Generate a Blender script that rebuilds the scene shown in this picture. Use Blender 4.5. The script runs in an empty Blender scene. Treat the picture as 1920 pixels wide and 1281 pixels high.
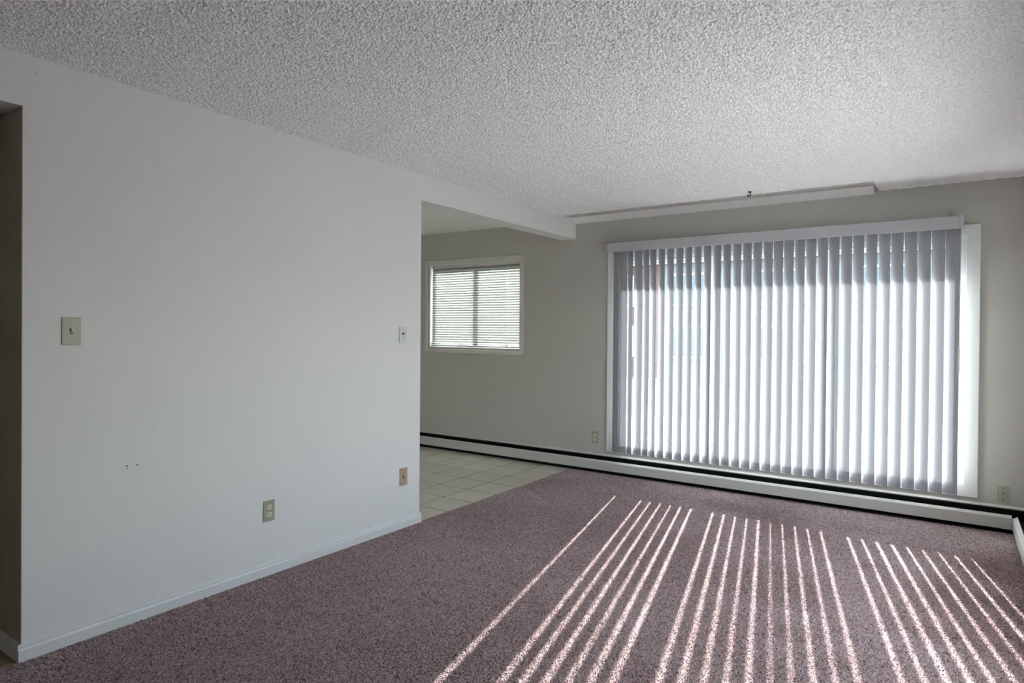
import bpy, bmesh, math, random
import numpy as np
from mathutils import Matrix, Vector

random.seed(7)
rng = np.random.default_rng(7)
scene = bpy.context.scene
COL = scene.collection

# ------------------------------------------------------------------ camera
cam_data = bpy.data.cameras.new('camera')
cam = bpy.data.objects.new('camera', cam_data)
COL.objects.link(cam)
F_PX, YAW, PITCH, ROLL = 1196.58, 0.60507, -0.00779, 0.00861
cam_data.sensor_fit = 'HORIZONTAL'
cam_data.sensor_width = 36.0
cam_data.lens = F_PX / 1920 * 36.0
cam_data.shift_y = -10.35 / 1920
cam_data.clip_start = 0.02
cam_data.clip_end = 300
fw = Vector((-math.sin(YAW) * math.cos(PITCH), math.cos(YAW) * math.cos(PITCH), math.sin(PITCH)))
rt = Vector((math.cos(YAW), math.sin(YAW), 0))
up = rt.cross(fw)
rt2 = rt * math.cos(ROLL) + up * math.sin(ROLL)
up2 = -rt * math.sin(ROLL) + up * math.cos(ROLL)
m = Matrix((rt2, up2, -fw)).transposed().to_4x4()
m.translation = (3.0767, 0.0, 1.3427)
cam.matrix_world = m
scene.camera = cam

# ------------------------------------------------------------------ light
SUN_EL, SUN_AZ = math.radians(23.0), math.radians(12.6)   # azimuth: from +Y towards -X
to_sun = Vector((-math.sin(SUN_AZ) * math.cos(SUN_EL), math.cos(SUN_AZ) * math.cos(SUN_EL), math.sin(SUN_EL)))
SKY, SUN, HAZE, EXPO = 5.8, 106.0, 0.85, 0.1
world = bpy.data.worlds.new('sky')
scene.world = world
world.use_nodes = True
wn = world.node_tree
wn.nodes.clear()
sky = wn.nodes.new('ShaderNodeTexSky')
sky.sky_type = 'NISHITA'
sky.sun_disc = False
sky.sun_elevation = SUN_EL
sky.sun_rotation = -SUN_AZ
sky.altitude = 300
sky.air_density = 1.0
sky.dust_density = 2.0
sky.ozone_density = 1.0
bg = wn.nodes.new('ShaderNodeBackground')
bg.inputs['Strength'].default_value = SKY
wo = wn.nodes.new('ShaderNodeOutputWorld')
haze = wn.nodes.new('ShaderNodeMix')          # thin white haze over the whole sky
haze.data_type = 'RGBA'
haze.inputs[0].default_value = HAZE
haze.inputs[7].default_value = (0.97, 1.0, 1.035, 1)
wn.links.new(sky.outputs[0], haze.inputs[6])
wn.links.new(haze.outputs[2], bg.inputs[0])
wn.links.new(bg.outputs[0], wo.inputs[0])

sun_data = bpy.data.lights.new('sun', 'SUN')
sun_data.energy = SUN
sun_data.angle = 0.0093
sun_data.color = (1.0, 0.99, 0.98)
sun = bpy.data.objects.new('sun', sun_data)
sun.rotation_euler = to_sun.to_track_quat('Z', 'Y').to_euler()
sun.location = (0, 12, 8)
COL.objects.link(sun)

vs = scene.view_settings
vs.view_transform = 'Standard'
vs.look = 'None'
vs.exposure = EXPO
vs.gamma = 1.0
vs.use_curve_mapping = False
try:
    scene.cycles.max_bounces = 16
    scene.cycles.diffuse_bounces = 10
    scene.cycles.transmission_bounces = 12
    scene.cycles.transparent_max_bounces = 24
    scene.cycles.sample_clamp_indirect = 6.0
    scene.cycles.use_denoising = True
except Exception:
    pass

# ------------------------------------------------------------------ materials
def s2l(c):
    return tuple(((v / 12.92) if v <= 0.04045 else ((v + 0.055) / 1.055) ** 2.4) for v in c)

def mat(name, color, rough=0.6, spec=0.3, metal=0.0, bump=None, var=None):
    """bump=(scale, distance[, detail]); var=(scale, amount) gentle tone variation of the paint itself"""
    mt = bpy.data.materials.new(name)
    mt.use_nodes = True
    nt = mt.node_tree
    b = nt.nodes['Principled BSDF']
    b.inputs['Base Color'].default_value = (*color, 1)
    b.inputs['Roughness'].default_value = rough
    b.inputs['Specular IOR Level'].default_value = spec
    b.inputs['Metallic'].default_value = metal
    if bump or var:
        tc = nt.nodes.new('ShaderNodeTexCoord')
    if bump:
        n = nt.nodes.new('ShaderNodeTexNoise')
        n.inputs['Scale'].default_value = bump[0]
        n.inputs['Detail'].default_value = bump[2] if len(bump) > 2 else 3
        bp = nt.nodes.new('ShaderNodeBump')
        bp.inputs['Distance'].default_value = bump[1]
        bp.inputs['Strength'].default_value = 1.0
        nt.links.new(tc.outputs['Object'], n.inputs['Vector'])
        nt.links.new(n.outputs['Fac'], bp.inputs['Height'])
        nt.links.new(bp.outputs['Normal'], b.inputs['Normal'])
    if var:
        n2 = nt.nodes.new('ShaderNodeTexNoise')
        n2.inputs['Scale'].default_value = var[0]
        n2.inputs['Detail'].default_value = 4
        mr = nt.nodes.new('ShaderNodeMapRange')
        mr.inputs['To Min'].default_value = 1 - var[1]
        mr.inputs['To Max'].default_value = 1 + var[1]
        mx = nt.nodes.new('ShaderNodeMix')
        mx.data_type = 'RGBA'
        mx.blend_type = 'MULTIPLY'
        mx.inputs[0].default_value = 1.0
        mx.inputs[6].default_value = (*color, 1)
        nt.links.new(tc.outputs['Object'], n2.inputs['Vector'])
        nt.links.new(n2.outputs['Fac'], mr.inputs['Value'])
        nt.links.new(mr.outputs[0], mx.inputs[7])
        nt.links.new(mx.outputs[2], b.inputs['Base Color'])
    return mt

def mat_translucent(name, color, trans, t_amount, rough=0.45, spec=0.25):
    mt = bpy.data.materials.new(name)
    mt.use_nodes = True
    nt = mt.node_tree
    b = nt.nodes['Principled BSDF']
    b.inputs['Base Color'].default_value = (*color, 1)
    b.inputs['Roughness'].default_value = rough
    b.inputs['Specular IOR Level'].default_value = spec
    t = nt.nodes.new('ShaderNodeBsdfTranslucent')
    t.inputs['Color'].default_value = (*trans, 1)
    mx = nt.nodes.new('ShaderNodeMixShader')
    mx.inputs[0].default_value = t_amount
    nt.links.new(b.outputs[0], mx.inputs[1])
    nt.links.new(t.outputs[0], mx.inputs[2])
    nt.links.new(mx.outputs[0], nt.nodes['Material Output'].inputs['Surface'])
    return mt

def mat_glass(name):
    mt = bpy.data.materials.new(name)
    mt.use_nodes = True
    nt = mt.node_tree
    nt.nodes.remove(nt.nodes['Principled BSDF'])
    tr = nt.nodes.new('ShaderNodeBsdfTransparent')
    tr.inputs['Color'].default_value = (0.90, 0.93, 0.92, 1)
    gl = nt.nodes.new('ShaderNodeBsdfGlossy')
    gl.inputs['Roughness'].default_value = 0.02
    lw = nt.nodes.new('ShaderNodeLayerWeight')
    lw.inputs['Blend'].default_value = 0.5
    pw = nt.nodes.new('ShaderNodeMath')
    pw.operation = 'POWER'
    pw.inputs[1].default_value = 5.0
    fr = nt.nodes.new('ShaderNodeMath')
    fr.operation = 'MULTIPLY_ADD'
    fr.inputs[1].default_value = 0.6
    fr.inputs[2].default_value = 0.04
    nt.links.new(lw.outputs['Facing'], pw.inputs[0])
    nt.links.new(pw.outputs[0], fr.inputs[0])
    mx = nt.nodes.new('ShaderNodeMixShader')
    nt.links.new(fr.outputs[0], mx.inputs[0])
    nt.links.new(tr.outputs[0], mx.inputs[1])
    nt.links.new(gl.outputs[0], mx.inputs[2])
    nt.links.new(mx.outputs[0], nt.nodes['Material Output'].inputs['Surface'])
    return mt

def mat_attr(name, attr, stops, rough=0.95, spec=0.05):
    """colour picked per tuft from an attribute through a colour ramp"""
    mt = bpy.data.materials.new(name)
    mt.use_nodes = True
    nt = mt.node_tree
    b = nt.nodes['Principled BSDF']
    b.inputs['Roughness'].default_value = rough
    b.inputs['Specular IOR Level'].default_value = spec
    a = nt.nodes.new('ShaderNodeAttribute')
    a.attribute_name = attr
    r = nt.nodes.new('ShaderNodeValToRGB')
    el = r.color_ramp.elements
    el[0].position, el[0].color = stops[0][0], (*stops[0][1], 1)
    el[1].position, el[1].color = stops[-1][0], (*stops[-1][1], 1)
    for p, c in stops[1:-1]:
        e = el.new(p)
        e.color = (*c, 1)
    nt.links.new(a.outputs['Fac'], r.inputs['Fac'])
    nt.links.new(r.outputs['Color'], b.inputs['Base Color'])
    b.inputs['Sheen Weight'].default_value = 0.6
    b.inputs['Sheen Roughness'].default_value = 0.5
    tl = nt.nodes.new('ShaderNodeBsdfTranslucent')       # yarn lets light through
    nt.links.new(r.outputs['Color'], tl.inputs['Color'])
    mx = nt.nodes.new('ShaderNodeMixShader')
    mx.inputs[0].default_value = 0.4
    nt.links.new(b.outputs[0], mx.inputs[1])
    nt.links.new(tl.outputs[0], mx.inputs[2])
    nt.links.new(mx.outputs[0], nt.nodes['Material Output'].inputs['Surface'])
    return mt

M = {}
M['white_wall'] = mat('white_wall_paint', (0.74, 0.74, 0.73), 0.55, 0.25, bump=(260, 0.0004), var=(1.3, 0.015))
M['beige_wall'] = mat('beige_wall_paint', (0.50, 0.488, 0.455), 0.5, 0.3, bump=(260, 0.0004), var=(1.3, 0.02))
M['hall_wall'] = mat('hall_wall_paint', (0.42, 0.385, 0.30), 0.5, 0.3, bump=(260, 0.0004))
M['popcorn'] = mat('popcorn_ceiling', (0.87, 0.875, 0.875), 0.95, 0.05)
M['flat_ceiling'] = mat('flat_ceiling_paint', (0.84, 0.84, 0.82), 0.85, 0.1, bump=(120, 0.0006))
M['trim_white'] = mat('trim_white_paint', (0.74, 0.75, 0.75), 0.4, 0.4, var=(6, 0.01))
M['strip_white'] = mat('strip_white_paint', (0.90, 0.90, 0.91), 0.4, 0.4)
M['plaster'] = mat('bare_plaster', (0.58, 0.57, 0.55), 0.85, 0.1, bump=(120, 0.0008), var=(5, 0.05))
M['trim_cream'] = mat('trim_cream_paint', (0.66, 0.64, 0.57), 0.4, 0.4)
M['base_white'] = mat('baseboard_paint', (0.70, 0.71, 0.71), 0.35, 0.45)
M['subfloor'] = mat('subfloor', (0.20, 0.18, 0.16), 0.9, 0.1)
M['grout'] = mat('dark_grout', (0.045, 0.036, 0.028), 0.9, 0.1, bump=(400, 0.0005))
M['heater'] = mat('heater_enamel', (0.57, 0.565, 0.53), 0.38, 0.4, var=(9, 0.012))
M['black'] = mat('black_interior', (0.004, 0.004, 0.004), 0.8, 0.1)
M['fin'] = mat('dark_heater_fin', (0.012, 0.012, 0.013), 0.6, 0.2, 0.0)
M['vinyl'] = mat('window_vinyl', (0.80, 0.81, 0.82), 0.35, 0.4)
M['valance'] = mat('valance_vinyl', (0.48, 0.48, 0.51), 0.4, 0.35)
M['vane'] = mat_translucent('vane_pvc', (0.32, 0.33, 0.35), (0.80, 0.85, 0.93), 0.010)
M['slat'] = mat_translucent('slat_enamel', (0.355, 0.365, 0.345), (0.85, 0.88, 0.84), 0.002)
M['blind_white'] = mat('blind_rail_enamel', (0.66, 0.65, 0.60), 0.4, 0.4)
M['cord'] = mat('blind_cord', (0.55, 0.55, 0.50), 0.8, 0.1)
M['glass'] = mat_glass('clear_glass')
M['ivory'] = mat('ivory_plastic', (0.36, 0.34, 0.25), 0.35, 0.45)
M['ivory_green'] = mat('greenish_ivory_plastic', (0.36, 0.41, 0.30), 0.35, 0.45, var=(30, 0.06))
M['pink_beige'] = mat('pinkish_beige_plastic', (0.42, 0.31, 0.235), 0.35, 0.45)
M['white_plastic'] = mat('white_plastic', (0.62, 0.63, 0.63), 0.35, 0.45)
M['cream_plastic'] = mat('cream_plastic', (0.66, 0.64, 0.52), 0.3, 0.5)
M['dark_slot'] = mat('dark_slot', (0.01, 0.01, 0.01), 0.7, 0.1)
M['steel'] = mat('screw_steel', (0.25, 0.24, 0.22), 0.35, 0.5, 0.8)
M['hook'] = mat('black_iron', (0.008, 0.008, 0.008), 0.45, 0.4, 0.3)
M['outer'] = mat('stucco', (0.55, 0.52, 0.47), 0.9, 0.1, bump=(60, 0.004))
M['concrete'] = mat('concrete', (0.45, 0.44, 0.42), 0.9, 0.1, bump=(40, 0.003), var=(3, 0.1))
M['paving'] = mat('grey_paving', (0.24, 0.24, 0.24), 0.95, 0.05, bump=(8, 0.02), var=(0.4, 0.12))
M['siding'] = mat('blue_grey_siding', (0.24, 0.26, 0.29), 0.8, 0.15)
M['brick'] = mat('red_brick_wall', (0.16, 0.09, 0.08), 0.9, 0.1, var=(5, 0.2))
M['house_glass'] = mat('house_window_glass', (0.06, 0.09, 0.13), 0.08, 0.6)
M['roof'] = mat('shingle_roof', (0.12, 0.11, 0.11), 0.9, 0.1, bump=(14, 0.02))
M['leaf'] = mat('tree_leaf', (0.08, 0.14, 0.04), 0.7, 0.2)
M['bark'] = mat('tree_bark', (0.12, 0.09, 0.06), 0.9, 0.1, bump=(30, 0.01))
M['carpet_base'] = mat('carpet_backing', (0.36, 0.23, 0.22), 0.98, 0.02, bump=(300, 0.006))
M['carpet'] = mat_attr('carpet_yarn', 'yarn', [(0.0, (0.11, 0.078, 0.078)), (0.45, (0.545, 0.41, 0.41)),
                                               (0.8, (0.72, 0.60, 0.605)), (1.0, (0.82, 0.73, 0.735))])

def mat_tile(name, base, seed):
    mt = mat(name, base, 0.32, 0.45, bump=(7, 0.0006), var=(4.5, 0.07))
    return mt
M['tile_0'] = mat_tile('beige_ceramic_tile', (0.51, 0.465, 0.39), 0)
M['tile_1'] = mat_tile('beige_ceramic_tile_light', (0.54, 0.495, 0.42), 1)
M['tile_2'] = mat_tile('beige_ceramic_tile_deep', (0.485, 0.44, 0.36), 2)
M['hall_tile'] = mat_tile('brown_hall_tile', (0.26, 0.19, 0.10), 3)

# ------------------------------------------------------------------ mesh helpers
def link(name, me, material=None, parent=None):
    o = bpy.data.objects.new(name, me)
    COL.objects.link(o)
    if material is not None and me is not None and not me.materials:
        me.materials.append(M[material])
    if parent is not None:
        o.parent = parent
        o.matrix_parent_inverse = parent.matrix_world.inverted() if parent.type == 'EMPTY' and False else Matrix.Identity(4)
    return o

def from_bm(name, bm, material, parent=None, smooth=False):
    bmesh.ops.recalc_face_normals(bm, faces=bm.faces)
    me = bpy.data.meshes.new(name)
    bm.to_mesh(me)
    bm.free()
    if smooth:
        for p in me.polygons:
            p.use_smooth = True
    return link(name, me, material, parent)

def bm_box(bm, x, y, z, bevel=0.0, seg=2):
    vs_ = [bm.verts.new((a, b, c)) for a in x for b in y for c in z]
    fs = [(0, 1, 3, 2), (4, 6, 7, 5), (0, 4, 5, 1), (2, 3, 7, 6), (0, 2, 6, 4), (1, 5, 7, 3)]
    faces = [bm.faces.new([vs_[i] for i in f]) for f in fs]
    if bevel:
        edges = {e for f in faces for e in f.edges}
        bmesh.ops.bevel(bm, geom=list(edges), offset=bevel, segments=seg, affect='EDGES', profile=0.5)

def box(name, x, y, z, material, parent=None, bevel=0.0, seg=2):
    bm = bmesh.new()
    bm_box(bm, x, y, z, bevel, seg)
    return from_bm(name, bm, material, parent)

def bm_prism(bm, prof, axis, a0, a1):
    """profile in the two other axes (in xyz order), swept along axis"""
    def pt(p, a):
        l = list(p)
        l.insert(axis, a)
        return bm.verts.new(l)
    A = [pt(p, a0) for p in prof]
    B = [pt(p, a1) for p in prof]
    n = len(prof)
    bm.faces.new(A[::-1])
    bm.faces.new(B)
    for i in range(n):
        j = (i + 1) % n
        bm.faces.new([A[i], A[j], B[j], B[i]])

def prism(name, prof, axis, a0, a1, material, parent=None):
    bm = bmesh.new()
    bm_prism(bm, prof, axis, a0, a1)
    return from_bm(name, bm, material, parent)

def bm_tube(bm, pts, r, n=10):
    rings = []
    pts = [Vector(p) for p in pts]
    for i, p in enumerate(pts):
        d = (pts[min(i + 1, len(pts) - 1)] - pts[max(i - 1, 0)]).normalized()
        a = d.orthogonal().normalized() if i == 0 else (rings[-1][1] - d * rings[-1][1].dot(d)).normalized()
        b = d.cross(a)
        rr = r[i] if isinstance(r, (list, tuple)) else r
        rings.append(([bm.verts.new(p + (a * math.cos(t) + b * math.sin(t)) * rr) for t in [2 * math.pi * k / n for k in range(n)]], a))
    for (A, _), (B, _) in zip(rings, rings[1:]):
        for k in range(n):
            bm.faces.new([A[k], A[(k + 1) % n], B[(k + 1) % n], B[k]])
    bm.faces.new(rings[0][0][::-1])
    bm.faces.new(rings[-1][0])

def tube(name, pts, r, material, parent=None, n=10, smooth=True):
    bm = bmesh.new()
    bm_tube(bm, pts, r, n)
    return from_bm(name, bm, material, parent, smooth)

def cell_slab(name, axis, d0, d1, us, vs2, keep, material, parent=None):
    """slab with openings: cells of a grid in the plane normal to axis, thickness d0..d1"""
    bm = bmesh.new()
    cache = {}
    def V(i, j, d):
        k = (i, j, d)
        if k not in cache:
            p = [us[i], vs2[j]]
            p.insert(axis, d)
            cache[k] = bm.verts.new(p)
        return cache[k]
    nu, nv = len(us) - 1, len(vs2) - 1
    K = lambda i, j: 0 <= i < nu and 0 <= j < nv and keep((us[i] + us[i + 1]) / 2, (vs2[j] + vs2[j + 1]) / 2)
    for i in range(nu):
        for j in range(nv):
            if not K(i, j):
                continue
            for d in (d0, d1):
                bm.faces.new([V(i, j, d), V(i + 1, j, d), V(i + 1, j + 1, d), V(i, j + 1, d)])
            for (di, dj, a, b) in ((-1, 0, (i, j), (i, j + 1)), (1, 0, (i + 1, j), (i + 1, j + 1)), (0, -1, (i, j), (i + 1, j)), (0, 1, (i, j + 1), (i + 1, j + 1))):
                if not K(i + di, j + dj):
                    bm.faces.new([V(*a, d0), V(*b, d0), V(*b, d1), V(*a, d1)])
    return from_bm(name, bm, material, parent)

def structure(o):
    o['kind'] = 'structure'
    return o

def tag(o, label, cat, group=None):
    o['label'] = label
    o['category'] = cat
    if group:
        o['group'] = group
    return o

def thing(name, label, cat, loc=(0, 0, 0), group=None):
    o = bpy.data.objects.new(name, None)
    o.empty_display_size = 0.1
    o.location = loc
    COL.objects.link(o)
    return tag(o, label, cat, group)

# ------------------------------------------------------------------ dimensions (metres)
D = 5.536            # face of the window wall
H = 2.44             # popcorn ceiling
XR = 3.495           # right wall
TH = 0.165           # partition thickness
YA, YB = 0.987, 3.3194   # ends of the white wall
ZB = 2.255           # underside of the beam
ZO = 2.2285          # head of the hall opening
YBACK = -1.3
XD = -2.95           # far side of the dining corner
W1 = (0.443, 3.146, 0.285, 2.038)     # living window opening
W2 = (-1.915, -0.645, 1.145, 2.095)   # dining window opening

# ------------------------------------------------------------------ room shell
wall_back = structure(cell_slab('wall_back', 1, D, D + 0.20,
    [XD - 0.12, W2[0], W2[1], W1[0], W1[1], XR + 0.14],
    [-0.16, W1[2], W2[2], W1[3], W2[3], 2.62],
    lambda x, z: not (W1[0] < x < W1[1] and W1[2] < z < W1[3]) and not (W2[0] < x < W2[1] and W2[2] < z < W2[3]), 'beige_wall'))
wall_left = structure(cell_slab('wall_left', 0, -TH, 0.0,
    [YBACK, 0.05, YA + 0.003, YB, D], [-0.012, ZO, ZB, 2.446],
    lambda y, z: not (0.05 < y < YA + 0.003 and z < ZO) and not (y > YB and z < ZB), 'white_wall'))
W_FILL = (1.95, 4.25, 0.48, 1.86)         # added side window, out of view, lets in fill light (y0, y1, z0, z1)
wall_right = structure(cell_slab('wall_right', 0, XR, XR + 0.14, [YBACK, W_FILL[0], W_FILL[1], D], [-0.16, W_FILL[2], W_FILL[3], 2.62],
    lambda y, z: not (W_FILL[0] < y < W_FILL[1] and W_FILL[2] < z < W_FILL[3]), 'beige_wall'))
wall_rear = structure(box('wall_rear', (XD - 0.12, XR + 0.14), (YBACK - 0.14, YBACK), (-0.16, 2.62), 'white_wall'))
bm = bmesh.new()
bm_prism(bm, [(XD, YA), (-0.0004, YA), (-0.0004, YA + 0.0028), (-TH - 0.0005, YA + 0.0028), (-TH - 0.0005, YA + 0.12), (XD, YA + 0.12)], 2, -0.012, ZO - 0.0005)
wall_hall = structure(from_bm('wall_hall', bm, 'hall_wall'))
structure(box('wall_hall_near', (XD, -TH), (-0.07, 0.05), (-0.012, 2.446), 'hall_wall'))
wall_dining = structure(box('wall_dining', (XD - 0.12, XD), (YBACK, D), (-0.16, 2.62), 'white_wall'))
structure(box('wall_kitchen', (XD, -TH), (2.45, 2.57), (-0.012, 2.446), 'white_wall'))
floor = structure(box('floor', (XD - 0.12, XR + 0.14), (YBACK - 0.14, D), (-0.16, -0.012), 'subfloor'))
ceiling = structure(box('ceiling', (XD, XR), (YBACK, D), (2.446, 2.62), 'flat_ceiling'))

# baseboards, a moulded profile: (x, z)
bp_prof = [(0.0, -0.011), (0.014, -0.011), (0.014, 0.040), (0.0115, 0.046), (0.0085, 0.049), (0.0085, 0.056), (0.004, 0.062), (0.0, 0.062)]
structure(prism('baseboard_left', [(x, z) for x, z in bp_prof], 1, YA - 0.012, YB + 0.012, 'base_white'))
structure(prism('baseboard_hall', [(YA - x, z) for x, z in bp_prof], 0, -1.9, 0.0, 'base_white'))
structure(prism('baseboard_end', [(YB + x, z) for x, z in bp_prof], 0, -TH, 0.0, 'base_white'))

# nail holes left in the white wall
for (y, z, r) in ((1.386, 0.715, 0.0035), (1.430, 0.713, 0.003), (1.389, 0.702, 0.0022), (1.036, 2.373, 0.0022)):
    tube('nail_hole', [(0.0003, y, z), (0.0012, y, z)], r, 'dark_slot', wall_left, 8, False)

# strip closing the end of the beam
structure(box('trim_1', (0.0, 0.005), (D - 0.035, D - 0.001), (ZB + 0.002, 2.405), 'trim_white', bevel=0.001))

# ------------------------------------------------------------------ popcorn ceiling layer
def popcorn():
    step = 0.0056
    x0, x1, y0, y1 = 0.0, XR, 0.60, D
    nx, ny = int((x1 - x0) / step), int((y1 - y0) / step)
    X, Y = np.meshgrid(np.linspace(x0, x1, nx), np.linspace(y0, y1, ny), indexing='ij')
    amp = rng.random((nx, ny))
    Z = 2.4435 - 0.0088 * amp ** 1.3
    jx = (rng.random((nx, ny)) - 0.5) * step * 0.7
    jy = (rng.random((nx, ny)) - 0.5) * step * 0.7
    jx[0, :] = jx[-1, :] = 0
    jy[:, 0] = jy[:, -1] = 0
    band = (X > 0.02) & (X < 2.585) & (Y > 5.265 - 0.008 * X)
    near = (np.abs(X - 2.585) < 0.012) & (Y > 5.25) | (np.abs(Y - 5.265 + 0.008 * X) < 0.010) & (X < 2.59)
    # the sprayed layer rounds over into the wall where no strip covers the joint
    r = np.clip((Y - (D - 0.05)) / 0.05, 0, 1)
    Z = Z - np.where(X > 2.6, 0.016 * r * r, 0)
    Z = np.where(near, 2.4455, Z)
    co = np.stack([X + jx, Y + jy, Z], -1).reshape(-1, 3)
    idx = np.arange(nx * ny).reshape(nx, ny)
    quads = np.stack([idx[:-1, :-1], idx[:-1, 1:], idx[1:, 1:], idx[1:, :-1]], -1)
    keep = ~(band[:-1, :-1] & band[1:, 1:])
    quads = quads[keep].reshape(-1, 4)
    return co, quads

def np_mesh(name, co, faces, material, parent=None, smooth=False, attr=None):
    n, k = faces.shape
    me = bpy.data.meshes.new(name)
    me.vertices.add(len(co))
    me.vertices.foreach_set('co', co.astype(np.float32).ravel())
    me.loops.add(n * k)
    me.loops.foreach_set('vertex_index', faces.astype(np.int32).ravel())
    me.polygons.add(n)
    me.polygons.foreach_set('loop_start', (np.arange(n) * k).astype(np.int32))
    me.polygons.foreach_set('use_smooth', np.full(n, smooth))
    if attr is not None:
        a = me.attributes.new(attr[0], 'FLOAT', 'FACE')
        a.data.foreach_set('value', attr[1].astype(np.float32))
    me.update(calc_edges=True)
    return link(name, me, material, parent)

co, qd = popcorn()
pop = np_mesh('popcorn_texture', co, qd, 'popcorn', ceiling, False)
pop['kind'] = 'stuff'
structure(box('ceiling_texture_rear', (0.0, XR), (YBACK, 0.60), (2.4415, 2.446), 'popcorn')).parent = ceiling

box('bare_plaster_band', (0.012, 2.59), (5.235, D - 0.001), (2.4448, 2.4459), 'plaster', ceiling)

# ------------------------------------------------------------------ carpet
carpet_backing = box('carpet_backing', (0.0, XR), (YBACK, D), (-0.012, -0.007), 'carpet_base', floor)

def smooth_noise(x, y, seed, scale):
    g = np.random.default_rng(seed).random((64, 64))
    u, v = (x * scale) % 63, (y * scale) % 63
    i, j = u.astype(int), v.astype(int)
    fu, fv = u - i, v - j
    fu, fv = fu * fu * (3 - 2 * fu), fv * fv * (3 - 2 * fv)
    i1, j1 = (i + 1) % 64, (j + 1) % 64
    return (g[i, j] * (1 - fu) + g[i1, j] * fu) * (1 - fv) + (g[i, j1] * (1 - fu) + g[i1, j1] * fu) * fv

def carpet():
    step = 0.0069
    xs = np.arange(0.016, XR - 0.01, step)
    ys = np.arange(0.75, 5.485, step)
    X, Y = np.meshgrid(xs, ys, indexing='ij')
    X = X + (rng.random(X.shape) - 0.5) * step * 0.9
    Y = Y + (rng.random(X.shape) - 0.5) * step * 0.9
    X, Y = X.ravel(), Y.ravel()
    n = len(X)
    ang = rng.random(n) * math.pi * 2
    half = 0.0052 * (0.8 + 0.45 * rng.random(n))
    h = 0.0035 + 0.0035 * rng.random(n)
    # pile lean: swaths left by the vacuum cleaner
    swath = smooth_noise(X * 0.9 + Y * 0.5, Y * 0.9 - X * 0.4, 11, 2.1) * 0.6 + smooth_noise(X, Y, 12, 5.2) * 0.4
    lean = (swath - 0.5) * 0.026
    ax = X + lean * 0.35 + (rng.random(n) - 0.5) * 0.008
    ay = Y + lean * 1.0 + (rng.random(n) - 0.5) * 0.008
    co = np.empty((n, 5, 3))
    for k in range(4):
        co[:, k, 0] = X + half * np.cos(ang + k * math.pi / 2)
        co[:, k, 1] = Y + half * np.sin(ang + k * math.pi / 2)
        co[:, k, 2] = -0.008
    co[:, 4, 0], co[:, 4, 1], co[:, 4, 2] = ax, ay, -0.008 + h
    co[:, :, 0] = np.clip(co[:, :, 0], 0.003, XR - 0.002)
    base = np.arange(n)[:, None] * 5
    f = np.stack([np.concatenate([base + k, base + (k + 1) % 4, base + 4], 1) for k in range(4)], 1).reshape(-1, 3)
    yarn = np.repeat(np.clip(rng.normal(0.48, 0.23, n), 0, 1), 4)
    return co.reshape(-1, 3), f, yarn

co, f, yarn = carpet()
pile = np_mesh('carpet_pile', co, f, 'carpet', floor, False, ('yarn', yarn))
pile['kind'] = 'stuff'

# ------------------------------------------------------------------ floor tiles
TS, G = 0.3064, 0.0100
grout = box('grout_bed', (XD, -0.001), (2.57, D), (-0.012, -0.0075), 'grout', floor)
def tile_mesh(x0, x1, y0, y1, name):
    bm = bmesh.new()
    bm_box(bm, (x0, x1), (y0, y1), (-0.011, -0.0045), 0.0012, 1)
    bmesh.ops.recalc_face_normals(bm, faces=bm.faces)
    me = bpy.data.meshes.new(name)
    bm.to_mesh(me)
    bm.free()
    return me
h_ = (TS - G) / 2
full = []
for k in range(3):
    me = tile_mesh(-h_, h_, -h_, h_, 'tile')
    me.materials.append(M['tile_%d' % k])
    full.append(me)
XT, YT = -0.3044, 3.934
for i in range(0, 9):
    for k in range(-5, 6):
        x1 = XT - (i - 1) * TS - G / 2
        x0 = XT - i * TS + G / 2
        y0 = YT + k * TS + G / 2
        y1 = y0 + TS - G
        if y0 > D - 0.01:
            continue
        z = random.uniform(-0.0004, 0.0004)
        if y1 > D - 0.002 or y0 < 2.58:
            me = tile_mesh(x0, min(x1, -0.002), max(y0, 2.575), min(y1, D - 0.002), 'tile')
            me.materials.append(M['tile_%d' % random.randrange(3)])
            o = link('tile', me, None, floor)
            o.location = (0, 0, z)
        else:
            o = link('tile', random.choice(full), None, floor)
            o.location = ((x0 + x1) / 2, (y0 + y1) / 2, z)
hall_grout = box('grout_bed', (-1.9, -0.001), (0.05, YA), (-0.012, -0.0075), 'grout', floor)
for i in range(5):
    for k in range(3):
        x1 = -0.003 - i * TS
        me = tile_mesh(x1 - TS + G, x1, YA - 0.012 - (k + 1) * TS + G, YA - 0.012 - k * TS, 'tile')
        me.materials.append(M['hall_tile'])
        link('tile', me, None, floor)

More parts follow.
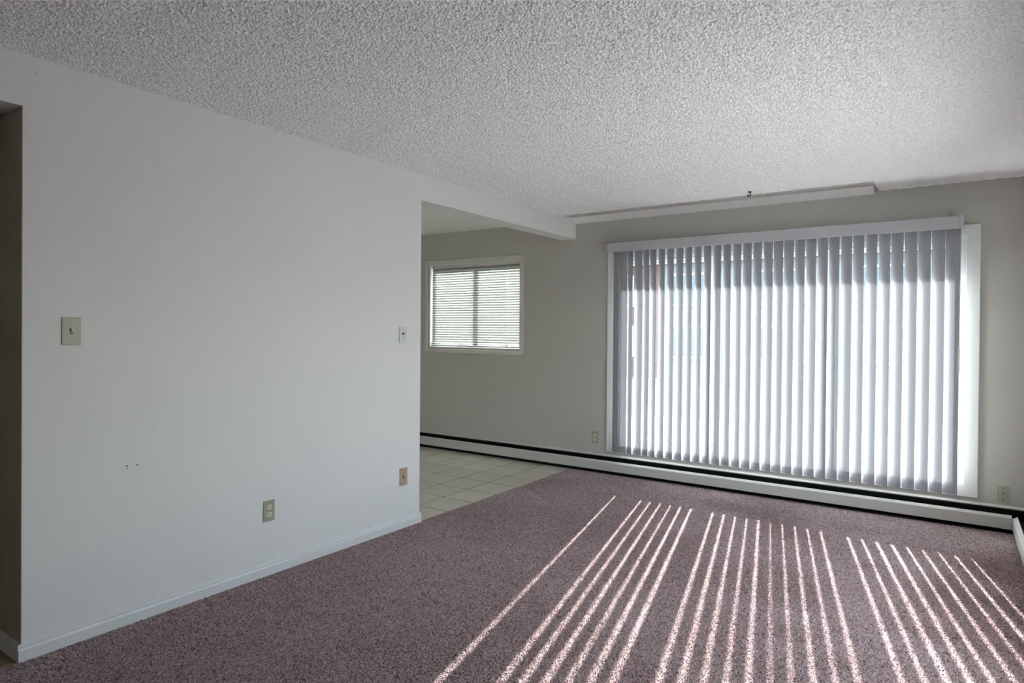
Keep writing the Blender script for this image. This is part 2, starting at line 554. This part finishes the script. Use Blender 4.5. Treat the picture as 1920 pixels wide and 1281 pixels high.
# ------------------------------------------------------------------ windows
def rect_frame(name, x, z, y, w, material, parent, bevel=0.002, mitre=True, wz=None):
    """four members around an opening: returns them; x,z outer bounds, y depth range"""
    x0, x1 = x
    z0, z1 = z
    out = []
    def member(nm, quad):
        bm = bmesh.new()
        A = [bm.verts.new((a, y[0], b)) for a, b in quad]
        B = [bm.verts.new((a, y[1], b)) for a, b in quad]
        fs = [bm.faces.new(A), bm.faces.new(B[::-1])]
        for i in range(4):
            fs.append(bm.faces.new([A[i], A[(i + 1) % 4], B[(i + 1) % 4], B[i]]))
        if bevel:
            bmesh.ops.bevel(bm, geom=list(bm.edges), offset=bevel, segments=1, affect='EDGES')
        out.append(from_bm(nm, bm, material, parent))
    wz = wz or w
    g = 0.0004
    member(name, [(x0, z0), (x0 + w, z0 + wz), (x0 + w, z1 - wz), (x0, z1)])
    member(name, [(x1, z0), (x1, z1), (x1 - w, z1 - wz), (x1 - w, z0 + wz)])
    member(name, [(x0 + g, z1), (x0 + w + g, z1 - wz), (x1 - w - g, z1 - wz), (x1 - g, z1)])
    member(name, [(x0 + g, z0), (x1 - g, z0), (x1 - w - g, z0 + wz), (x0 + w + g, z0 + wz)])
    return out

# living room window: casing, vinyl frame, two mullions, three lights
win1 = bpy.data.objects.new('window_1', None)
COL.objects.link(win1)
win1.location = (0, 0, 0)
structure(win1)
rect_frame('casing', (0.361, 3.228), (0.203, 2.120), (D - 0.018, D - 0.0005), 0.083, 'trim_white', win1, 0.002)
rect_frame('jamb_liner', (W1[0] + 0.0005, W1[1] - 0.0005), (W1[2] + 0.0005, W1[3] - 0.0005), (D - 0.006, D + 0.06), 0.016, 'trim_white', win1, 0.001)
rect_frame('window_stop', (W1[0] + 0.017, W1[1] - 0.017), (W1[2] + 0.017, W1[3] - 0.017), (D + 0.004, D + 0.03), 0.022, 'trim_white', win1, 0.002)
rect_frame('sash_frame', (W1[0] + 0.0005, W1[1] - 0.0005), (W1[2] + 0.0005, W1[3] - 0.0005), (D + 0.0605, D + 0.13), 0.045, 'vinyl', win1, 0.003, wz=0.062)
box('side_stile', (W1[1] - 0.10, W1[1] - 0.046), (D + 0.0605, D + 0.13), (W1[2] + 0.063, W1[3] - 0.063), 'vinyl', win1, 0.003)
mx_ = (W1[0] + (W1[1] - W1[0]) / 3, W1[0] + 2 * (W1[1] - W1[0]) / 3)
for x in mx_:
    box('mullion', (x - 0.033, x + 0.033), (D + 0.0605, D + 0.13), (W1[2] + 0.063, W1[3] - 0.063), 'vinyl', win1, 0.003)
lights = [(W1[0] + 0.046, mx_[0] - 0.034), (mx_[0] + 0.034, mx_[1] - 0.034), (mx_[1] + 0.034, W1[1] - 0.101)]
for k, (a, b) in enumerate(lights):
    box('glazing_bead', (a, b), (D + 0.085, D + 0.105), (W1[2] + 0.0625, W1[2] + 0.0625 + (0.004, 0.014, 0.030)[k]), 'vinyl', win1)
    box('pane', (a, b), (D + 0.093, D + 0.097), (W1[2] + 0.0625 + (0.0045, 0.0145, 0.0305)[k], W1[3] - 0.063), 'glass', win1)

# added fill-light window: frame members built lying in x/z, then turned into the side wall
fill_win = bpy.data.objects.new('fill_window_3', None)
COL.objects.link(fill_win)
structure(fill_win)
rect_frame('casing', (W_FILL[0] - 0.075, W_FILL[1] + 0.075), (W_FILL[2] - 0.075, W_FILL[3] + 0.075), (-0.018, -0.0005), 0.083, 'trim_white', fill_win, 0.002)
rect_frame('sash_frame', (W_FILL[0] + 0.001, W_FILL[1] - 0.001), (W_FILL[2] + 0.001, W_FILL[3] - 0.001), (0.02, 0.12), 0.05, 'vinyl', fill_win, 0.003)
xm = (W_FILL[0] + W_FILL[1]) / 2
box('mullion', (xm - 0.03, xm + 0.03), (0.025, 0.115), (W_FILL[2] + 0.052, W_FILL[3] - 0.052), 'vinyl', fill_win, 0.003)
for a, b in ((W_FILL[0] + 0.052, xm - 0.031), (xm + 0.031, W_FILL[1] - 0.052)):
    box('pane', (a, b), (0.067, 0.071), (W_FILL[2] + 0.052, W_FILL[3] - 0.052), 'glass', fill_win)
# local x -> world y, local y -> world x
fill_win.rotation_euler = (0, 0, 0)
fill_win.matrix_world = Matrix(((0, 1, 0, XR), (1, 0, 0, 0), (0, 0, 1, 0), (0, 0, 0, 1)))
for o in fill_win.children:
    o.data.flip_normals()

# dining window
win2 = bpy.data.objects.new('window_2', None)
COL.objects.link(win2)
structure(win2)
rect_frame('casing', (-1.978, -0.603), (1.088, 2.140), (D - 0.014, D - 0.0005), 0.044, 'trim_cream', win2, 0.003)
rect_frame('jamb_liner', (W2[0] + 0.0005, W2[1] - 0.0005), (W2[2] + 0.0005, W2[3] - 0.0005), (D - 0.006, D + 0.075), 0.012, 'vinyl', win2, 0.001)
rect_frame('sash_frame', (W2[0] + 0.0005, W2[1] - 0.0005), (W2[2] + 0.0005, W2[3] - 0.0005), (D + 0.0755, D + 0.14), 0.042, 'vinyl', win2, 0.003)
box('meeting_stile', (-1.315, -1.255), (D + 0.0755, D + 0.14), (W2[2] + 0.044, W2[3] - 0.044), 'vinyl', win2, 0.003)
box('pane', (W2[0] + 0.043, -1.316), (D + 0.100, D + 0.104), (W2[2] + 0.043, W2[3] - 0.043), 'glass', win2)
box('pane', (-1.254, W2[1] - 0.043), (D + 0.112, D + 0.116), (W2[2] + 0.043, W2[3] - 0.043), 'glass', win2)

# ------------------------------------------------------------------ vertical blind
VY = 5.447
vb = thing('vertical_blind', 'white vertical vane blind with long valance covering the large window', 'blind', (1.77, VY, 2.08))
vb_o = Vector(vb.location)
def sub(o):
    """child built in world space: shift to the parent's origin"""
    o.location = Vector(o.location) - Vector(o.parent.location)
    return o
YV = D - 0.15
sub(box('valance', (0.421, 3.119), (YV, YV + 0.005), (2.081, 2.166), 'valance', vb, 0.0015))
val_lip = box('valance_lip', (0.421, 3.119), (YV + 0.0055, YV + 0.02), (2.081, 2.085), 'valance', vb)
sub(val_lip)
sub(box('valance_top', (0.421, 3.119), (YV + 0.0055, D - 0.022), (2.158, 2.162), 'valance', vb))
sub(box('valance_return', (0.417, 0.4205), (YV + 0.001, D - 0.02), (2.081, 2.166), 'valance', vb))
sub(box('valance_return', (3.1195, 3.123), (YV + 0.001, D - 0.02), (2.081, 2.166), 'valance', vb))
sub(box('valance_end_cap', (3.098, 3.127), (YV - 0.003, YV - 0.0005), (2.077, 2.172), 'valance', vb, 0.001))
sub(box('headrail', (0.44, 3.10), (VY - 0.022, VY + 0.022), (2.105, 2.150), 'vinyl', vb, 0.002))
vane_x = [0.446, 0.512, 0.585, 0.662, 0.739, 0.805, 0.886, 0.966, 1.050, 1.131, 1.213, 1.296, 1.380, 1.462, 1.545, 1.626, 1.707,
          1.791, 1.867, 1.947, 2.030, 2.111, 2.195, 2.276, 2.359, 2.441, 2.527, 2.611, 2.691, 2.775, 2.857, 2.941, 3.023]
VW, ARC = 0.089, math.radians(22)
def vane_mesh():
    R_ = VW / 2 / math.sin(ARC)
    n = 12
    z0, z1 = 0.222, 2.098
    prof = []
    for k in range(n + 1):
        t = -ARC + 2 * ARC * k / n
        prof.append((R_ * math.sin(t), -(R_ * math.cos(t) - R_ * math.cos(ARC) * 0.5 - R_ * 0.5)))   # bulges towards the room
    bm = bmesh.new()
    A = [bm.verts.new((x, y, z0)) for x, y in prof]
    B = [bm.verts.new((x, y, z1)) for x, y in prof]
    for k in range(n):
        bm.faces.new([A[k], A[k + 1], B[k + 1], B[k]])
    me = bpy.data.meshes.new('vane')
    bm.to_mesh(me)
    bm.free()
    for p in me.polygons:
        p.use_smooth = True
    me.materials.append(M['vane'])
    return me
vm = vane_mesh()
TILT = math.radians(28)
for i, lx in enumerate(vane_x):
    a = TILT + random.uniform(-0.05, 0.05)
    if i < 4:
        a = math.radians((28, 12, 33, 14)[i])
    if i == len(vane_x) - 1:
        a = math.radians(14)
    o = link('vane', vm, None, vb)
    cx_ = lx + VW / 2 * math.cos(a)
    o.rotation_euler = (0, 0, -a)
    o.location = Vector((cx_, VY, 0)) - vb_o
    c = sub(box('vane_clip', (cx_ - 0.006, cx_ + 0.006), (VY - 0.003, VY + 0.003), (2.096, 2.1045), 'vinyl', vb))
sub(tube('tilt_wand', [(3.112, VY - 0.012, 2.10), (3.111, VY - 0.012, 1.262)], 0.0022, 'white_plastic', vb, 6))
sub(box('wand_grip', (3.1045, 3.1155), (VY - 0.018, VY - 0.006), (1.072, 1.2615), 'white_plastic', vb, 0.0035))

# ------------------------------------------------------------------ horizontal blind in the dining window
hb = thing('horizontal_blind', 'white horizontal mini blind, slats closed, over the dining window', 'blind', (-1.28, D + 0.03, 1.15))
hx0, hx1 = -1.893, -0.667
sub(box('headrail', (hx0, hx1), (D + 0.012, D + 0.040), (2.050, 2.080), 'blind_white', hb, 0.002))
def slat_mesh():
    n, w, th = 6, 0.0330, 0.0
    bm = bmesh.new()
    pr = []
    for k in range(n + 1):
        u = -0.5 + k / n
        pr.append((u * w, 0.0022 * (1 - 4 * u * u)))
    L = (hx1 - hx0) / 2
    A = [bm.verts.new((-L, y, z)) for y, z in pr]
    B = [bm.verts.new((L, y, z)) for y, z in pr]
    for k in range(n):
        bm.faces.new([A[k], A[k + 1], B[k + 1], B[k]])
    me = bpy.data.meshes.new('slat')
    bm.to_mesh(me)
    bm.free()
    for p in me.polygons:
        p.use_smooth = True
    me.materials.append(M['slat'])
    return me
sm = slat_mesh()
NS = 31
for k in range(NS):
    o = link('slat', sm, None, hb)
    z = 1.222 + k * (2.036 - 1.222) / (NS - 1)
    o.rotation_euler = (math.radians(62) + random.uniform(-0.03, 0.03), random.uniform(-0.0008, 0.0008), 0)
    o.location = Vector(((hx0 + hx1) / 2, D + 0.026, z)) - Vector(hb.location)
for k in range(4):        # slats resting on the bottom rail
    o = link('slat', sm, None, hb)
    o.rotation_euler = (math.radians(12), 0, 0)
    o.location = Vector(((hx0 + hx1) / 2, D + 0.026, 1.1845 + k * 0.0065)) - Vector(hb.location)
sub(box('bottom_rail', (hx0, hx1), (D + 0.014, D + 0.038), (1.1605, 1.1780), 'blind_white', hb, 0.003))
for x in (hx0 + 0.13, (hx0 + hx1) / 2 - 0.005, hx1 - 0.17):
    sub(tube('ladder_cord', [(x, D + 0.009, 2.05), (x, D + 0.009, 1.178)], 0.0009, 'cord', hb, 5))
sub(tube('lift_cord', [(hx1 - 0.155, D + 0.006, 2.05), (hx1 - 0.155, D + 0.006, 1.20)], 0.0016, 'cord', hb, 6))
sub(tube('cord_tassel', [(hx1 - 0.155, D + 0.006, 1.20), (hx1 - 0.155, D + 0.006, 1.16)], [0.003, 0.006], 'cord', hb, 8))
for z in (1.735, 1.345):
    sub(box('cord_stop', (hx0 + 0.095, hx0 + 0.103), (D + 0.003, D + 0.009), (z, z + 0.022), 'cord', hb, 0.001))

# ------------------------------------------------------------------ baseboard heaters
ZL, ZF, ZK = 0.125, 0.102, 0.172       # lip top, face top, back plate top
def heater_run(name, label, axis, a0, a1, wall, sign, splices, inner):
    """run along axis between a0 and a1; wall = plane coordinate; sign = direction into the room"""
    t = thing(name, label, 'radiator', ((a0 + a1) / 2, wall + sign * 0.04, 0) if axis == 0 else (wall + sign * 0.04, (a0 + a1) / 2, 0), 'baseboard heaters')
    P = lambda pr: [(wall + sign * d, z) for d, z in pr]
    def pz(nm, pr, m_, b0=a0, b1=a1):
        return sub(prism(nm, P(pr), axis, b0, b1, m_, t))
    pz('back_plate', [(0.0008, 0.002), (0.004, 0.002), (0.004, 0.151), (0.013, 0.155), (0.014, 0.157), (0.014, 0.160), (0.005, 0.169), (0.003, ZK), (0.0008, ZK)], 'heater', a0, inner)
    pz('inner_shadow_box', [(0.005, 0.003), (0.060, 0.003), (0.060, 0.012), (0.010, 0.012), (0.010, 0.149), (0.005, 0.149)], 'black', a0, inner)
    pz('fin_block', [(0.014, 0.030), (0.060, 0.030), (0.060, 0.088), (0.014, 0.088)], 'fin')
    pz('front_panel', [(0.072, 0.029), (0.075, 0.029), (0.075, ZF), (0.072, ZF)], 'heater')
    pz('damper_lip', [(0.0755, ZF + 0.0005), (0.0755, ZF + 0.003), (0.052, ZL - 0.005), (0.049, ZL - 0.005), (0.049, ZL - 0.008), (0.0715, ZF + 0.0015), (0.0715, ZF + 0.0005)], 'heater')
    for s0, s1 in splices:
        pz('splice_plate', [(0.0757, 0.028), (0.0772, 0.028), (0.0772, ZF + 0.003), (0.0760, ZF + 0.005), (0.0757, ZF + 0.003)], 'heater', s0, s1)
    return t
heater_run('baseboard_heater', 'long cream baseboard heater under the windows with black top slot', 0, XD + 0.002, XR - 0.0785, D, -1, [(-0.268, -0.187), (3.360, 3.4155)], XR - 0.001)
heater_run('baseboard_heater', 'cream baseboard heater turning the corner along the side wall', 1, YBACK + 0.3, D - 0.0780, XR, -1, [(5.405, 5.4565)], D - 0.066)

# ------------------------------------------------------------------ crown strip at the ceiling above the blind
strip = structure(prism('trim_2', [(D - 0.118, 2.4455), (D - 0.113, 2.4455), (D - 0.002, 2.410), (D - 0.0005, 2.403), (D - 0.008, 2.4025)], 0, 0.008, 2.575, 'strip_white'))

# cup hook screwed into the ceiling
hk = thing('cup_hook', 'small black cup hook screwed into the popcorn ceiling', 'hook', (1.766, 5.12, 2.436))
sub(tube('flange', [(1.766, 5.12, 2.4415), (1.766, 5.12, 2.4345), (1.766, 5.12, 2.432)], [0.015, 0.015, 0.007], 'hook', hk, 14))
HD = Vector((0.85, 0.53, 0))
hp = lambda u, z: tuple(Vector((1.766, 5.12, z)) + HD * u)
pts = [hp(0.003, 2.434), hp(0.003, 2.422), hp(0.003, 2.412)]
for k in range(1, 10):
    t_ = -math.radians(k * 24)
    pts.append(hp(0.003 - 0.009 + 0.009 * math.cos(t_), 2.412 + 0.011 * math.sin(t_)))
sub(tube('hook_wire', pts, 0.0042, 'hook', hk, 8))

# ------------------------------------------------------------------ wall plates
def plate_base(name, label, cat, origin, rot, w, h, material, screws):
    """local frame: x across, z up, -y towards the room"""
    t = thing(name, label, cat, origin)
    t.rotation_euler = (0, 0, rot)
    box('plate', (-w / 2, w / 2), (-0.0055, -0.0003), (-h / 2, h / 2), material, t, 0.0022, 2)
    for z in screws:
        s = tube('screw', [(0, -0.0050, z), (0, -0.0066, z)], [0.0033, 0.0026], 'steel', t, 10, False)
    return t
L_ROT = math.pi / 2       # plates on the white wall face +X
def on_left(y, z):
    return (0.0, y, z)

t = plate_base('light_switch', 'ivory toggle light switch on the white wall beside the hall opening', 'switch', on_left(1.162, 1.326), L_ROT, 0.072, 0.116, 'ivory', (0.030, -0.030))
box('toggle_slot', (-0.0055, 0.0055), (-0.0062, -0.0050), (-0.012, 0.012), 'dark_slot', t)
bm = bmesh.new()
bm_prism(bm, [(-0.0056, -0.009), (-0.0056, 0.009), (-0.019, 0.011), (-0.020, 0.005)], 0, -0.0042, 0.0042)
tg = from_bm('toggle', bm, 'cream_plastic', t)
tg.rotation_euler = (0, 0, 0)

def duplex(label, origin, rot):
    t = plate_base('wall_outlet', label, 'outlet', origin, rot, 0.070, 0.115, 'ivory', (0.0,))
    for z in (0.0195, -0.0195):
        bm = bmesh.new()
        n = 20
        A, B = [], []
        for k in range(n):
            a = 2 * math.pi * k / n
            x, zz = 0.0165 * math.cos(a), max(-0.0135, min(0.0135, 0.0165 * math.sin(a)))
            A.append(bm.verts.new((x, -0.0053, z + zz)))
            B.append(bm.verts.new((x * 0.96, -0.0078, z + zz * 0.96)))
        bm.faces.new(A)
        bm.faces.new(B[::-1])
        for k in range(n):
            bm.faces.new([A[k], A[(k + 1) % n], B[(k + 1) % n], B[k]])
        rc = from_bm('receptacle', bm, 'cream_plastic', t)
        for sx, hh in ((-0.0063, 0.0085), (0.0063, 0.0070)):
            box('slot', (sx - 0.0014, sx + 0.0014), (-0.0084, -0.0076), (z + 0.002 - hh / 2 + 0.001, z + 0.002 + hh / 2 + 0.001), 'dark_slot', rc)
        tube('slot', [(0, -0.0076, z - 0.0075), (0, -0.0084, z - 0.0075)], 0.0026, 'dark_slot', rc, 10, False)
    return t
duplex('ivory duplex outlet low on the white wall above the baseboard', on_left(2.117, 0.346), L_ROT)
duplex('ivory duplex outlet on the beige wall beside the large window', (0.237, D, 0.322), 0.0)

t = plate_base('thermostat_plate', 'white wall plate with small triangular opening high on the white wall end', 'wall plate', on_left(3.143, 1.310), L_ROT, 0.070, 0.110, 'white_plastic', (0.031, -0.027))
prism('triangle_opening', [(-0.014, 0.013), (0.014, 0.013), (0.006, 0.001), (-0.006, 0.001)], 1, -0.0064, -0.0050, 'dark_slot', t)
tube('sensor_hole', [(0, -0.0050, -0.008), (0, -0.0064, -0.008)], 0.0035, 'dark_slot', t, 10, False)

t = plate_base('phone_jack', 'pinkish beige phone jack plate low on the white wall end', 'wall plate', on_left(3.158, 0.343), L_ROT, 0.072, 0.120, 'pink_beige', (0.032, -0.032))
box('jack_opening', (-0.0065, 0.0065), (-0.0066, -0.0050), (-0.010, 0.012), 'dark_slot', t)
box('jack_clip', (0.0, 0.005), (-0.0085, -0.0067), (-0.002, 0.009), 'cream_plastic', t, 0.0008)

t = plate_base('cable_outlet', 'greenish ivory cable outlet plate on the beige wall beside the large window', 'wall plate', (3.371, D, 0.250), 0.0, 0.072, 0.116, 'ivory_green', ())
for z in (0.042, -0.042):
    tube('screw', [(0, -0.0050, z), (0, -0.0070, z)], 0.0038, 'dark_slot', t, 10, False)
tube('cable_connector', [(0, -0.0050, 0), (0, -0.016, 0)], 0.0050, 'steel', t, 10, False)
tube('connector_nut', [(0, -0.0050, 0), (0, -0.0085, 0)], 0.0070, 'dark_slot', t, 6, False)

# ------------------------------------------------------------------ outside: balcony above, grey paving, neighbouring house
slab = structure(box('trim_balcony', (-0.15, XR + 1.5), (D + 0.205, D + 1.70), (2.50, 2.66), 'concrete', bevel=0.005))
gz = -0.45
paved_ground = structure(box('ground', (-60, 60), (-60, 90), (gz - 0.2, gz), 'paving'))  # neutral grey paving, chosen for the light it bounces indoors
hs = thing('apartment_house', 'blue-grey neighbouring house seen in slivers between the blind vanes', 'building', (-3.0, 26.0, gz))
sub(box('wall', (-24, 12), (24, 34), (gz + 0.001, 4.0), 'siding', hs))
sub(box('brick_wall', (-24, -6.5), (23.9, 23.99), (gz + 0.001, 4.0), 'brick', hs))
rf = sub(prism('roof', [(23.2, 4.01), (34.8, 4.01), (29, 5.4)], 0, -24.6, 12.6, 'roof', hs))
for x in np.arange(-22, 11, 3.2):
    for z in (0.35, 2.35):
        w = sub(box('window', (x, x + 1.7), (23.82, 23.89), (z, z + 1.25), 'vinyl', hs))
        g = box('pane', (x + 0.07, x + 1.63), (23.805, 23.819), (z + 0.07, z + 1.18), 'house_glass', w)
